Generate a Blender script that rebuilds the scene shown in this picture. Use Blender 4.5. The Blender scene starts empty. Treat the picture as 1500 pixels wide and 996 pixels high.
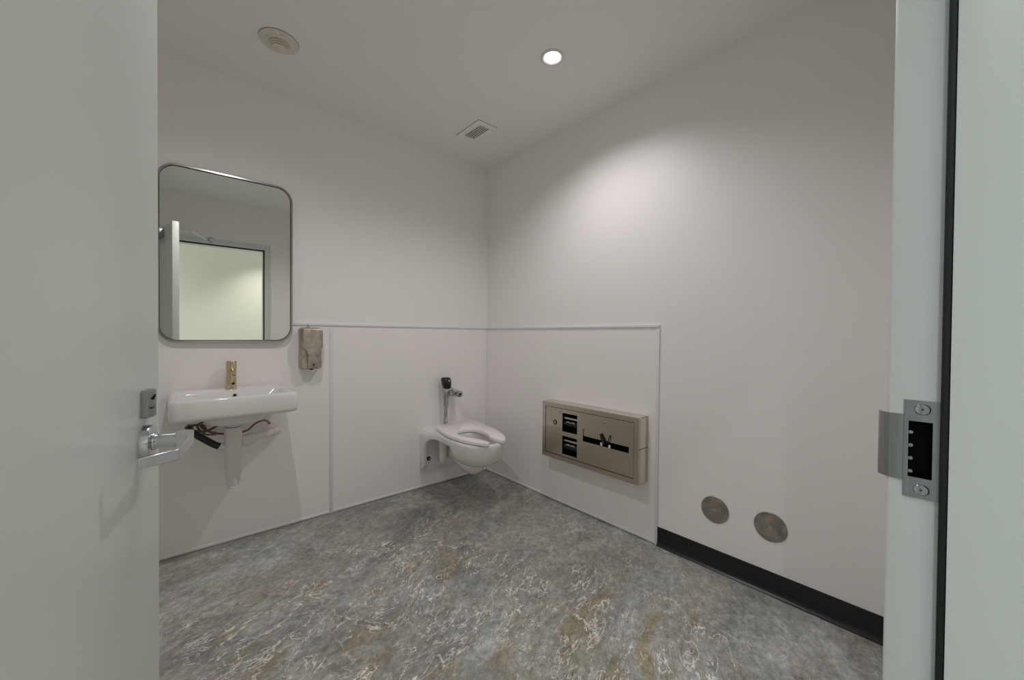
import bpy, bmesh, math
from mathutils import Vector, Matrix
C = bpy.context.scene.collection
S = bpy.context.scene
PI = math.pi

# ------------------------------------------------------------------ materials
def nodes(name):
    m = bpy.data.materials.new(name); m.use_nodes = True
    nt = m.node_tree; b = nt.nodes['Principled BSDF']
    return m, nt, b
def mat(name, col, rough=.5, metal=0., bump=0., bscale=200., spec=None, coat=0., var=0., vscale=6.):
    m, nt, b = nodes(name)
    b.inputs['Base Color'].default_value = (*col, 1)
    b.inputs['Roughness'].default_value = rough
    b.inputs['Metallic'].default_value = metal
    if spec is not None: b.inputs['Specular IOR Level'].default_value = spec
    if coat: b.inputs['Coat Weight'].default_value = coat; b.inputs['Coat Roughness'].default_value = .06
    geo = nt.nodes.new('ShaderNodeNewGeometry')
    if bump:
        n = nt.nodes.new('ShaderNodeTexNoise'); n.inputs['Scale'].default_value = bscale; n.inputs['Detail'].default_value = 2
        nt.links.new(geo.outputs['Position'], n.inputs['Vector'])
        bp = nt.nodes.new('ShaderNodeBump'); bp.inputs['Strength'].default_value = bump; bp.inputs['Distance'].default_value = .001
        nt.links.new(n.outputs['Fac'], bp.inputs['Height']); nt.links.new(bp.outputs['Normal'], b.inputs['Normal'])
    if var:
        n = nt.nodes.new('ShaderNodeTexNoise'); n.inputs['Scale'].default_value = vscale; n.inputs['Detail'].default_value = 5
        nt.links.new(geo.outputs['Position'], n.inputs['Vector'])
        r = nt.nodes.new('ShaderNodeValToRGB')
        r.color_ramp.elements[0].position = .3; r.color_ramp.elements[1].position = .7
        r.color_ramp.elements[0].color = (*[c * (1 - var) for c in col], 1)
        r.color_ramp.elements[1].color = (*[min(1, c * (1 + var)) for c in col], 1)
        nt.links.new(n.outputs['Fac'], r.inputs['Fac']); nt.links.new(r.outputs['Color'], b.inputs['Base Color'])
    return m
def emis(name, col, s):
    m, nt, b = nodes(name)
    b.inputs['Base Color'].default_value = (*col, 1)
    b.inputs['Emission Color'].default_value = (*col, 1); b.inputs['Emission Strength'].default_value = s
    return m
def brushed(name, col, rough=.32, scale=(4, 4, 300), var=.12, amt=.12):
    m, nt, b = nodes(name)
    b.inputs['Metallic'].default_value = 1
    geo = nt.nodes.new('ShaderNodeNewGeometry')
    mp = nt.nodes.new('ShaderNodeMapping'); mp.inputs['Scale'].default_value = scale
    n = nt.nodes.new('ShaderNodeTexNoise'); n.inputs['Scale'].default_value = 1; n.inputs['Detail'].default_value = 3
    nt.links.new(geo.outputs['Position'], mp.inputs['Vector']); nt.links.new(mp.outputs['Vector'], n.inputs['Vector'])
    r = nt.nodes.new('ShaderNodeValToRGB')
    r.color_ramp.elements[0].position = .3; r.color_ramp.elements[1].position = .7
    r.color_ramp.elements[0].color = (*[c * (1 - var) for c in col], 1)
    r.color_ramp.elements[1].color = (*[min(1, c * (1 + var)) for c in col], 1)
    nt.links.new(n.outputs['Fac'], r.inputs['Fac']); nt.links.new(r.outputs['Color'], b.inputs['Base Color'])
    mr = nt.nodes.new('ShaderNodeMapRange'); mr.inputs['To Min'].default_value = rough - amt / 2; mr.inputs['To Max'].default_value = rough + amt / 2
    nt.links.new(n.outputs['Fac'], mr.inputs['Value']); nt.links.new(mr.outputs['Result'], b.inputs['Roughness'])
    return m

def floor_material():
    m, nt, b = nodes('polished marbled concrete')
    L = nt.links.new; N = nt.nodes.new
    geo = N('ShaderNodeNewGeometry')
    def noise(vec, scale, detail=3., rough=.5, dist=0.):
        n = N('ShaderNodeTexNoise'); n.inputs['Scale'].default_value = scale; n.inputs['Detail'].default_value = detail
        n.inputs['Roughness'].default_value = rough; n.inputs['Distortion'].default_value = dist
        L(vec, n.inputs['Vector']); return n
    def ramp(fac, stops):
        r = N('ShaderNodeValToRGB'); e = r.color_ramp.elements
        while len(e) < len(stops): e.new(.5)
        for i, (p, c) in enumerate(stops):
            e[i].position = p; e[i].color = (*c, 1) if hasattr(c, '__len__') else (c, c, c, 1)
        L(fac, r.inputs['Fac']); return r.outputs['Color']
    def mix(f, a, c, mode='MIX'):
        x = N('ShaderNodeMix'); x.data_type = 'RGBA'; x.blend_type = mode
        for s_, v in ((0, f), (6, a), (7, c)):
            if isinstance(v, (int, float)): x.inputs[s_].default_value = v
            elif isinstance(v, tuple): x.inputs[s_].default_value = (*v, 1)
            else: L(v, x.inputs[s_])
        return x.outputs[2]
    def math_(op, a, c=None, d=None):
        x = N('ShaderNodeMath'); x.operation = op
        for i, v in enumerate((a, c, d)):
            if v is None: continue
            if isinstance(v, (int, float)): x.inputs[i].default_value = v
            else: L(v, x.inputs[i])
        return x.outputs[0]
    P = geo.outputs['Position']
    # slow swirl of the trowelling direction
    w = noise(P, .8, 1.5)
    sub = N('ShaderNodeVectorMath'); sub.operation = 'SUBTRACT'; L(w.outputs['Color'], sub.inputs[0]); sub.inputs[1].default_value = (.5, .5, .5)
    sc = N('ShaderNodeVectorMath'); sc.operation = 'SCALE'; L(sub.outputs[0], sc.inputs[0]); sc.inputs['Scale'].default_value = .75
    ad = N('ShaderNodeVectorMath'); ad.operation = 'ADD'; L(P, ad.inputs[0]); L(sc.outputs[0], ad.inputs[1])
    V0 = ad.outputs[0]
    mp = N('ShaderNodeMapping'); mp.vector_type = 'TEXTURE'; mp.inputs['Rotation'].default_value = (0, 0, math.radians(26)); mp.inputs['Scale'].default_value = (1.75, .75, 1)
    L(V0, mp.inputs['Vector']); V = mp.outputs['Vector']
    big = noise(P, 1.3, 4, .55, .6).outputs['Fac']
    med = noise(V, 2.6, 12, .80, .15).outputs['Fac']
    fine = noise(P, 12, 8, .75, .8).outputs['Fac']
    base = ramp(med, [(.30, (.120, .120, .118)), (.43, (.195, .196, .193)), (.54, (.280, .283, .280)), (.70, (.44, .45, .45))])
    tone = ramp(big, [(.34, (1.05, 1.06, 1.06)), (.5, (1.30, 1.32, 1.32)), (.66, (1.48, 1.51, 1.51))])
    col = mix(1., base, tone, 'MULTIPLY')
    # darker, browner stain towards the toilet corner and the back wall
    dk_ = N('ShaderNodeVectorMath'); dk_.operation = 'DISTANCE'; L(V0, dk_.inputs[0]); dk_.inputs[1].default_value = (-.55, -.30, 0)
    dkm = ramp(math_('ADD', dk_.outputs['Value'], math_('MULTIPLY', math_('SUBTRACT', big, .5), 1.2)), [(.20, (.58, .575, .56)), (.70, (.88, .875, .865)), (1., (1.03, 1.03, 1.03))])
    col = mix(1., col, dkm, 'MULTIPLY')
    h1 = noise(V0, 2.1, 5, .6, .5).outputs['Fac']
    col = mix(ramp(h1, [(.52, 0.), (.70, .40)]), col, (.235, .250, .262))
    mo = N('ShaderNodeMapping'); mo.inputs['Location'].default_value = (7.3, 2.1, 0); L(V, mo.inputs['Vector'])
    h3 = noise(mo.outputs['Vector'], 2.6, 6, .62, .8).outputs['Fac']
    col = mix(ramp(h3, [(.44, 0.), (.60, .66)]), col, (.335, .305, .262))
    dist = N('ShaderNodeVectorMath'); dist.operation = 'DISTANCE'; L(V0, dist.inputs[0]); dist.inputs[1].default_value = (-1.42, -1.50, 0)
    dd = math_('ADD', dist.outputs['Value'], math_('MULTIPLY', math_('SUBTRACT', h1, .5), 1.4))
    patch = ramp(math_('MULTIPLY', dd, .5), [(.41, 1.), (.54, .18), (.7, .02)])
    oc = noise(mo.outputs['Vector'], 5.5, 5, .6, .9).outputs['Fac']
    ocm = math_('MULTIPLY', ramp(oc, [(.50, 0.), (.66, .75)]), patch)
    col = mix(ocm, col, (.270, .225, .130))
    # thin pale outlines that wander round the patches, each with a darker inner line
    mo2 = N('ShaderNodeMapping'); mo2.vector_type = 'TEXTURE'; mo2.inputs['Rotation'].default_value = (0, 0, math.radians(26)); mo2.inputs['Scale'].default_value = (1.9, .72, 1); L(V0, mo2.inputs['Vector'])
    wv = mo2.outputs['Vector']
    def worm(vec, scale, lev, wd, dist_, det=2.):
        n = noise(vec, scale, det, .55, dist_).outputs['Fac']
        sd = math_('SUBTRACT', n, lev)
        a = math_('ABSOLUTE', sd)
        dk = math_('ABSOLUTE', math_('SUBTRACT', sd, wd * 1.7))
        return ramp(math_('DIVIDE', a, wd), [(.0, 1.), (.5, .85), (1., 0.)]), ramp(math_('DIVIDE', dk, wd), [(.0, 1.), (.5, .6), (1., 0.)])
    l1, d1 = worm(wv, 5.5, .50, .0080, .5, 5.)
    l2, d2 = worm(wv, 10.0, .52, .0120, .5, 4.)
    l4, d4 = worm(V, 13., .47, .010, .4, 4.)
    l3, d3 = worm(V, 4.0, .44, .007, .4, 6.)
    lines = math_('MAXIMUM', math_('MAXIMUM', l1, math_('MULTIPLY', l4, .6)), l2); dark = math_('MAXIMUM', d1, d2)
    brk = ramp(noise(P, 4.5, 4, .65).outputs['Fac'], [(.41, .06), (.51, 1.)])
    lm = math_('MULTIPLY', brk, math_('MINIMUM', math_('ADD', patch, .06), 1.))
    col = mix(math_('MULTIPLY', math_('MULTIPLY', dark, lm), .45), col, (.13, .125, .12))
    col = mix(math_('MULTIPLY', math_('MULTIPLY', lines, lm), .90), col, (.74, .71, .66))
    col = mix(math_('MULTIPLY', math_('MULTIPLY', d3, brk), .30), col, (.12, .12, .12))
    col = mix(math_('MULTIPLY', math_('MULTIPLY', l3, brk), .40), col, (.50, .50, .50))
    mi_ = N('ShaderNodeMapping'); mi_.vector_type = 'TEXTURE'; mi_.inputs['Rotation'].default_value = (0, 0, math.radians(26)); mi_.inputs['Scale'].default_value = (1.2, .9, 1); L(P, mi_.inputs['Vector'])
    fine2 = noise(mi_.outputs['Vector'], 36, 9, .85, .4).outputs['Fac']
    fs = ramp(fine, [(.34, (.66, .66, .66)), (.5, (1., 1., 1.)), (.66, (1.38, 1.38, 1.38))])
    col = mix(.75, col, fs, 'MULTIPLY')
    fs2 = ramp(fine2, [(.36, (.60, .60, .59)), (.5, (1., 1., 1.)), (.64, (1.45, 1.45, 1.46))])
    col = mix(.9, col, fs2, 'MULTIPLY')
    col = mix(1., col, (1.17, 1.19, 1.17), 'MULTIPLY')
    L(col, b.inputs['Base Color'])
    rr = ramp(med, [(.3, .55), (.7, .42)]); L(rr, b.inputs['Roughness'])
    bp = N('ShaderNodeBump'); bp.inputs['Strength'].default_value = .5; bp.inputs['Distance'].default_value = .003
    L(math_('ADD', med, math_('MULTIPLY', lines, .4)), bp.inputs['Height']); L(bp.outputs['Normal'], b.inputs['Normal'])
    return m

M = {}
M['wall'] = mat('painted wall', (.88, .862, .848), .48, bump=.25, bscale=260)
M['hallwall'] = mat('cream corridor wall', (.80, .775, .70), .35, bump=.35, bscale=180)
M['ceil'] = mat('ceiling paint', (.88, .885, .865), .7, bump=.15, bscale=200)
M['panel'] = mat('glossy white wall sheet', (.90, .873, .865), .28, bump=.06, bscale=90)
M['vinyl'] = mat('grey-white vinyl trim', (.74, .775, .82), .30)
M['vinylwhite'] = mat('white vinyl trim', (.88, .88, .89), .35)
M['frame'] = mat('painted steel frame', (.66, .70, .70), .34, bump=.08, bscale=120)
M['door'] = mat('painted door', (.70, .75, .72), .30, bump=.12, bscale=60)
M['ceramic'] = mat('white ceramic', (.80, .785, .775), .10, coat=.5)
M['seat'] = mat('white plastic seat', (.88, .855, .85), .28)
M['pvc'] = mat('white pipe cover', (.74, .70, .705), .45)
M['chrome'] = mat('chrome', (.50, .51, .53), .09, 1.)
M['satin'] = brushed('satin chrome', (.60, .62, .65), .24, (300, 300, 5), .06)
M['steel'] = brushed('brushed stainless steel', (.60, .55, .465), .24, (3, 2, 300), .025, .04)
M['steelside'] = brushed('brushed stainless casing', (.74, .70, .62), .34, (3, 2, 300), .02, .04)
M['worn'] = mat('worn stainless steel', (.50, .45, .39), .40, 1., var=.25, vscale=30)
M['nickel'] = mat('warm brushed nickel', (.62, .53, .36), .22, 1., var=.12, vscale=60)
M['disc'] = mat('dull stainless disc', (.40, .365, .32), .42, 1., var=.28, vscale=26)
M['black'] = mat('black rubber', (.007, .008, .009), .30)
M['gasket'] = mat('dark rubber gasket', (.004, .006, .006), .6)
M['blackgloss'] = mat('black gloss plastic', (.006, .006, .008), .12)
M['cavity'] = mat('unlit cavity', (.002, .0025, .004), .6, spec=.1)
M['strike'] = brushed('dull satin strike', (.36, .38, .39), .30, (300, 300, 5), .06)
M['brass'] = mat('braided brown hose', (.20, .15, .09), .35, .7, bump=.8, bscale=900)
M['ivory'] = mat('ivory plastic', (.72, .69, .61), .42)
M['mirrorframe'] = mat('polished steel frame', (.42, .41, .40), .20, 1.)
M['dust'] = mat('grey steel box', (.36, .38, .38), .35, .6)
M['lens'] = emis('lit lamp lens', (1., .98, 1.), 9.)
M['paper'] = mat('paper', (.8, .78, .74), .8)
M['shadow_gap'] = mat('seat bumper', (.02, .02, .02), .6)
M['gap_shade'] = mat('dark gap shade', (.07, .066, .06), .7)  # dark colour standing in for shade in gaps and round rims
M['floor'] = floor_material()
gm, nt, b = nodes('mirror glass')
b.inputs['Metallic'].default_value = 1; b.inputs['Roughness'].default_value = .015
b.inputs['Base Color'].default_value = (.83, .865, .81, 1); M['mirror'] = gm
# small smear of dried splashes near the top of the glass
geo = nt.nodes.new('ShaderNodeNewGeometry')
n = nt.nodes.new('ShaderNodeTexNoise'); n.inputs['Scale'].default_value = 55; n.inputs['Detail'].default_value = 4
nt.links.new(geo.outputs['Position'], n.inputs['Vector'])
r = nt.nodes.new('ShaderNodeValToRGB'); r.color_ramp.elements[0].position = .60; r.color_ramp.elements[1].position = .70
r.color_ramp.elements[0].color = (0, 0, 0, 1); r.color_ramp.elements[1].color = (1, 1, 1, 1)
nt.links.new(n.outputs['Fac'], r.inputs['Fac'])
d = nt.nodes.new('ShaderNodeVectorMath'); d.operation = 'DISTANCE'; d.inputs[1].default_value = (-1.93, -.03, 1.955)
nt.links.new(geo.outputs['Position'], d.inputs[0])
r2 = nt.nodes.new('ShaderNodeMapRange'); r2.inputs['From Min'].default_value = .03; r2.inputs['From Max'].default_value = .14
r2.inputs['To Min'].default_value = .10; r2.inputs['To Max'].default_value = 0
nt.links.new(d.outputs['Value'], r2.inputs['Value'])
mm = nt.nodes.new('ShaderNodeMath'); mm.operation = 'MULTIPLY'
nt.links.new(r.outputs['Color'], mm.inputs[0]); nt.links.new(r2.outputs['Result'], mm.inputs[1])
mr = nt.nodes.new('ShaderNodeMath'); mr.operation = 'ADD'; mr.inputs[1].default_value = .015
nt.links.new(mm.outputs[0], mr.inputs[0]); nt.links.new(mr.outputs[0], b.inputs['Roughness'])

# ------------------------------------------------------------------ mesh helpers
def box(bm, x0, x1, y0, y1, z0, z1, bev=0., seg=3):
    r = bmesh.ops.create_cube(bm, size=1)
    vs = r['verts']
    for v in vs:
        v.co = Vector(((x0 + x1) / 2 + v.co.x * abs(x1 - x0), (y0 + y1) / 2 + v.co.y * abs(y1 - y0), (z0 + z1) / 2 + v.co.z * abs(z1 - z0)))
    if bev:
        es = list({e for v in vs for e in v.link_edges})
        bmesh.ops.bevel(bm, geom=es, offset=bev, segments=seg, profile=.5, affect='EDGES', clamp_overlap=True)
    return bm
def loft(bm, rings, cap0=True, cap1=True, closed=True):
    R = [[bm.verts.new(p) for p in ring] for ring in rings]
    n = len(R[0])
    for a, b_ in zip(R, R[1:]):
        for i in range(n if closed else n - 1):
            j = (i + 1) % n
            bm.faces.new((a[i], a[j], b_[j], b_[i]))
    if cap0: bm.faces.new(list(reversed(R[0])))
    if cap1: bm.faces.new(R[-1])
    return R
def circ(c, r, n=40, ax='z', rx=None):
    out = []
    ry = r; rx = rx or r
    for i in range(n):
        a = 2 * PI * i / n
        u, v = rx * math.cos(a), ry * math.sin(a)
        if ax == 'z': p = (c[0] + u, c[1] + v, c[2])
        elif ax == 'y': p = (c[0] + u, c[1], c[2] + v)
        else: p = (c[0], c[1] + u, c[2] + v)
        out.append(p)
    return out
def lathe(bm, c, prof, ax='z', n=40, cap0=True, cap1=True):
    """prof: list of (offset along axis, radius)"""
    rings = []
    for h, r_ in prof:
        cc = list(c); cc['xyz'.index(ax)] += h
        rings.append(circ(cc, max(r_, 1e-5), n, ax))
    loft(bm, rings, cap0, cap1); return bm
def tube(bm, pts, r, n=14, smooth=True, step=8):
    P = [Vector(p) for p in pts]
    if smooth and len(P) > 2:
        Q = []
        E_ = [P[0] * 2 - P[1]] + P + [P[-1] * 2 - P[-2]]
        for i in range(1, len(E_) - 2):
            for k in range(step):
                t = k / step
                a, b_, c_, d_ = E_[i - 1], E_[i], E_[i + 1], E_[i + 2]
                Q.append(.5 * ((2 * b_) + (-a + c_) * t + (2 * a - 5 * b_ + 4 * c_ - d_) * t * t + (-a + 3 * b_ - 3 * c_ + d_) * t ** 3))
        Q.append(P[-1]); P = Q
    rad = r if callable(r) else (lambda t: r)
    T = [(P[min(i + 1, len(P) - 1)] - P[max(i - 1, 0)]).normalized() for i in range(len(P))]
    up = Vector((0, 0, 1)) if abs(T[0].z) < .9 else Vector((1, 0, 0))
    u = T[0].cross(up).normalized(); rings = []
    for i, p in enumerate(P):
        u = (u - T[i] * u.dot(T[i])).normalized(); v = T[i].cross(u)
        rr = rad(i / (len(P) - 1))
        rings.append([p + u * rr * math.cos(2 * PI * k / n) + v * rr * math.sin(2 * PI * k / n) for k in range(n)])
    loft(bm, rings); return bm
def rrect(x0, x1, y0, y1, r, n=8):
    """rounded rectangle outline, counter-clockwise, 4*(n+1) points (u,v)"""
    r = min(r, (x1 - x0) / 2 - 1e-5, (y1 - y0) / 2 - 1e-5)
    out = []
    for cx, cy, a0 in ((x1 - r, y1 - r, 0), (x0 + r, y1 - r, 90), (x0 + r, y0 + r, 180), (x1 - r, y0 + r, 270)):
        for k in range(n + 1):
            a = math.radians(a0 + 90 * k / n)
            out.append((cx + r * math.cos(a), cy + r * math.sin(a)))
    return out
def holes_plate(bm, u0, u1, v0, v1, holes, place, t0, t1):
    """flat plate with rectangular openings; place(u,v,w)->xyz, w from t0 to t1"""
    us = sorted({u0, u1, *[h[0] for h in holes], *[h[1] for h in holes]})
    vs = sorted({v0, v1, *[h[2] for h in holes], *[h[3] for h in holes]})
    def hole(i, j):
        if i < 0 or j < 0 or i >= len(us) - 1 or j >= len(vs) - 1: return True
        cu, cv = (us[i] + us[i + 1]) / 2, (vs[j] + vs[j + 1]) / 2
        return any(h[0] < cu < h[1] and h[2] < cv < h[3] for h in holes)
    V = {}
    def vert(i, j, k):
        if (i, j, k) not in V: V[(i, j, k)] = bm.verts.new(place(us[i], vs[j], (t0, t1)[k]))
        return V[(i, j, k)]
    for i in range(len(us) - 1):
        for j in range(len(vs) - 1):
            if hole(i, j): continue
            bm.faces.new([vert(i, j, 1), vert(i + 1, j, 1), vert(i + 1, j + 1, 1), vert(i, j + 1, 1)])
            bm.faces.new([vert(i, j + 1, 0), vert(i + 1, j + 1, 0), vert(i + 1, j, 0), vert(i, j, 0)])
            for di, dj, a, b_ in ((-1, 0, (i, j), (i, j + 1)), (1, 0, (i + 1, j), (i + 1, j + 1)), (0, -1, (i, j), (i + 1, j)), (0, 1, (i, j + 1), (i + 1, j + 1))):
                if hole(i + di, j + dj):
                    bm.faces.new([vert(*a, 0), vert(*b_, 0), vert(*b_, 1), vert(*a, 1)])
    return bm
def BM(): return bmesh.new()

ORG = {}
def obj(name, bm, m, parent=None, org=None, smooth=True, angle=35, local=False, sub=0):
    """one mesh object; its geometry is given in world coordinates (or the parent's, when local)"""
    if org is None: org = ORG[parent.name] if parent is not None and not local else Vector((0, 0, 0))
    org = Vector(org)
    bmesh.ops.recalc_face_normals(bm, faces=bm.faces)
    if not local: bmesh.ops.translate(bm, vec=-org, verts=bm.verts)
    me = bpy.data.meshes.new(name); bm.to_mesh(me); bm.free()
    o = bpy.data.objects.new(name, me); C.objects.link(o)
    me.materials.append(m)
    if smooth:
        for p in me.polygons: p.use_smooth = True
        try: me.set_sharp_from_angle(angle=math.radians(angle))
        except Exception: pass
    if sub:
        md = o.modifiers.new('subdivision', 'SUBSURF'); md.levels = sub; md.render_levels = sub
    if parent is not None: o.parent = parent
    elif not local: o.location = org
    ORG[o.name] = org
    return o
def tag(o, label=None, cat=None, group=None, kind=None):
    if label: o['label'] = label
    if cat: o['category'] = cat
    if group: o['group'] = group
    if kind: o['kind'] = kind
    return o
def thing(name, loc, label, cat, group=None, kind=None):
    o = bpy.data.objects.new(name, None); C.objects.link(o); o.location = loc; o.empty_display_size = .05
    ORG[o.name] = Vector(loc); return tag(o, label, cat, group, kind)
def structure(name, bm, m, label, cat, org=(0, 0, 0), **k):
    return tag(obj(name, bm, m, org=org, **k), label, cat, kind='structure')

# ------------------------------------------------------------------ the room
H = 2.60; XW = -2.95; YF = -2.629; YO = -2.765          # far left wall, inner and outer face of the doorway wall
XJ, XH, ZH = -1.346, -2.262, 2.130                       # strike jamb, hinge jamb, door head
HY = -4.15                                               # far wall of the corridor
bm = box(BM(), XW - .1, .1, YF, .1, -.1, 0); structure('floor', bm, M['floor'], 'polished grey marbled concrete floor of the washroom', 'floor', smooth=False)
bm = box(BM(), -6, 3, HY - .1, YF, -.1, 0); structure('floor_corridor', bm, M['floor'], 'grey concrete corridor floor outside the doorway', 'floor', smooth=False)
bm = box(BM(), XW - .1, .1, YO, .1, H, H + .1); structure('ceiling', bm, M['ceil'], 'plain pale grey washroom ceiling', 'ceiling', smooth=False)
bm = box(BM(), -6, 3, HY - .1, YO, H, H + .1); structure('ceiling_corridor', bm, M['ceil'], 'pale ceiling of the corridor outside the doorway', 'ceiling', smooth=False)
bm = box(BM(), XW - .1, .1, 0, .1, 0, H); structure('wall_back', bm, M['wall'], 'off-white painted wall behind the sink and toilet', 'wall', smooth=False)
bm = box(BM(), 0, .1, YO, 0, 0, H); structure('wall_right', bm, M['wall'], 'off-white painted wall behind the steel dispenser cabinet', 'wall', smooth=False)
bm = box(BM(), XW - .1, XW, YO, 0, 0, H); structure('wall_left', bm, M['wall'], 'off-white painted wall beyond the open door', 'wall', smooth=False)
bm = BM(); FW = .051
holes_plate(bm, XW, 0, 0, H, [(XH - .03, XJ + .03, -.001, ZH + .03)], lambda u, v, w: (u, w, v), YO + .012, YF)
structure('wall_front', bm, M['wall'], 'off-white wall around the doorway, seen in the mirror', 'wall', smooth=False)
bm = box(BM(), -6, 3, HY - .1, HY, 0, H); structure('wall_corridor', bm, M['hallwall'], 'cream corridor wall reflected through the doorway in the mirror', 'wall', smooth=False)

# black cove baseboard on the right wall
bm = BM()
prof = [(0, .104), (-.003, .1035), (-.0035, .10), (-.0035, .028), (-.005, .018), (-.010, .009), (-.017, .004), (-.0175, .0), (0, 0)]
loft(bm, [[(x, y, z) for x, z in prof] for y in (-1.594, YF)])
structure('baseboard_right', bm, M['black'], 'black rubber cove base running along the right wall', 'baseboard', angle=30)

# ---- wall sheets and their trims
ZP = 1.236; T = .006
def sheet(x0, x1, y0, y1, label):
    bm = box(BM(), x0, x1, y0, y1, .012, ZP - .004, .0006, 1)
    o = obj('wall_panel', bm, M['panel'], org=((x0 + x1) / 2, (y0 + y1) / 2, .012), smooth=False)
    return tag(o, label, 'wall panel')
sheet(XW, -1.283, -T, -.0003, 'glossy white wainscot sheet behind the sink')
sheet(-1.271, -.008, -T, -.0003, 'glossy white wainscot sheet behind the toilet')
sheet(-T, -.0003, -1.583, -.008, 'glossy white wainscot sheet behind the steel dispenser cabinet')
def trim(i, boxes, label, bev=.0015, m='vinyl'):
    bm = BM()
    for b_ in boxes: box(bm, *b_, bev, 2)
    structure('trim_%d' % i, bm, M[m], label, 'trim')
trim(1, [(XW, -.0002, -.0135, -.0002, ZP - .010, ZP + .004)], 'white cap strip along the top of the back wall sheets')
trim(2, [(-1.288, -1.266, -.0095, -.0002, .0, ZP - .0102)], 'white vertical joint strip between the two back wall sheets')
trim(3, [(-.0135, -.0002, -1.594, -.0135, ZP - .010, ZP + .004)], 'white cap strip along the top of the right wall sheet')
trim(4, [(-.0095, -.0002, -1.594, -1.578, .0, ZP - .0102)], 'white end strip at the free edge of the right wall sheet')
trim(5, [(-.0095, -.0002, -.0095, -.0002, 0, ZP - .0102)], 'white inside corner strip behind the toilet')
trim(6, [(XW, -1.2885, -.0095, -.0002, .005, .020), (-1.2655, -.0098, -.0095, -.0002, .005, .020)], 'white bottom strip under the back wall sheets', m='vinylwhite')
trim(7, [(-.0095, -.0002, -1.5775, -.0098, .005, .020)], 'white bottom strip under the right wall sheet', m='vinylwhite')

# ---- steel door frame
fr = thing('trim_8', (XJ, YF, 0), 'pale grey-green painted steel door frame at the right edge', 'door frame', kind='structure')
FY = -2.617; SY = -2.671; FO = YO                         # room-side face, stop face, corridor face
bm = BM()
# strike-side jamb: rabbet, stop soffit, casing faces (cross-section swept up)
sec = [(XJ + FW, YF + .002), (XJ + FW, FY + .002), (XJ + FW - .002, FY), (XJ + .003, FY), (XJ, FY - .003), (XJ, SY), (XJ - .016, SY), (XJ - .016, FO - .0),
       (XJ - .013, FO - .006), (XJ + FW, FO - .006), (XJ + FW, FO + .006), (XJ + .02, FO + .006), (XJ + .02, YF + .002)]
for za, zb in ((0, .9995), (1.0715, ZH + FW)): loft(bm, [[(x, y, z) for x, y in sec] for z in (za, zb)])
i5 = sec.index((XJ, SY))
secn = sec[:i5] + [(XJ, -2.6362), (XJ + .019, -2.6362), (XJ + .019, -2.6578), (XJ, -2.6578)] + sec[i5:]
loft(bm, [[(x, y, z) for x, y in secn] for z in (.9995, 1.0715)])
sec2 = [(XH + XJ - x, y) for x, y in sec]
loft(bm, [[(x, y, z) for x, y in sec2] for z in (0, ZH + FW)])
sech = [(y, ZH + (x - XJ)) for x, y in sec]
loft(bm, [[(x, y, z) for y, z in sech] for x in (XH - .0, XJ + .0)])
obj('jamb', bm, M['frame'], fr, angle=50)
bm = BM()
for b_ in ((XJ - .014, XJ - .0005, SY + .0003, SY + .0075, 0, ZH), (XH + .0005, XH + .014, SY + .0003, SY + .0075, 0, ZH), (XH, XJ, SY + .0003, SY + .0075, ZH - .014, ZH - .0005)):
    box(bm, *b_, .002, 2)
obj('gasket', bm, M['gasket'], fr)
# strike plate
sp = BM()
z0, z1 = .9745, 1.0975; y0, y1 = -2.6655, -2.632; xs = XJ - .0016
holes_plate(sp, y0, y1, z0, z1, [(-2.6575, -2.6365, 1.000, 1.071)], lambda u, v, w: (w, u, v), XJ - .0001, xs)
lip = [( -2.6322, 0), (-2.626, 0), (-2.619, .0008), (-2.6135, .0035), (-2.6095, .0085), (-2.6075, .0135)]
n0 = len(sp.verts)
rings = []
for z in (.9945, .9985, 1.0745, 1.0785):
    yend = 0 if z in (.9985, 1.0745) else 1
    rings.append([(xs + .0000 + dx, y, z) for y, dx in lip] + [(xs + .0016 + dx, y - .0010, z) for y, dx in reversed(lip)])
loft(sp, rings)
st = obj('strike_plate', sp, M['strike'], fr, smooth=False)
bm = BM()
box(bm, XJ + .0170, XJ + .0185, -2.6577, -2.6363, 1.000, 1.071)
for a_ in ((XJ + .0004, XJ + .0170, -2.6577, -2.6572, 1.000, 1.071), (XJ + .0004, XJ + .0170, -2.6368, -2.6363, 1.000, 1.071), (XJ + .0004, XJ + .0170, -2.6577, -2.6363, 1.0000, 1.0005), (XJ + .0004, XJ + .0170, -2.6577, -2.6363, 1.0705, 1.071)): box(bm, *a_)
cav = obj('strike_box', bm, M['cavity'], st, smooth=False)
bm = BM()
for k in range(4): lathe(bm, (XJ - .0002, -2.6385, 1.007 + k * .0165), [(-.0012, .0006), (-.0010, .0022), (.001, .0024)], 'x', 12)
obj('latch_teeth', bm, M['strike'], st)
for z in (.9855, 1.0865):
    bm = BM(); lathe(bm, (xs, -2.6485, z), [(-.0009, .003), (-.0012, .0062), (-.0003, .0072), (.0004, .0074)], 'x', 28)
    box(bm, xs - .0018, xs - .0008, -2.6500, -2.6470, z - .0008, z + .0008); box(bm, xs - .0018, xs - .0008, -2.6493, -2.6477, z - .0018, z + .0018)
    obj('screw', bm, M['chrome'], st)

# ---- the open door, in its own frame: origin at hinge, +X towards the latch edge, -Y the face seen
W = .900
E = Vector((-2.071, -1.735)); Hn = Vector((-2.262, -2.615))
ang = math.atan2(E.y - Hn.y, E.x - Hn.x)
door = thing('door_1', (Hn.x, Hn.y, 0), 'pale green-grey painted door standing open at the left edge', 'door', kind='structure')
door.rotation_euler = (0, 0, ang)
def dp(name, bm, m, parent=None, **k): return obj(name, bm, m, parent or door, local=True, **k)
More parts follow.
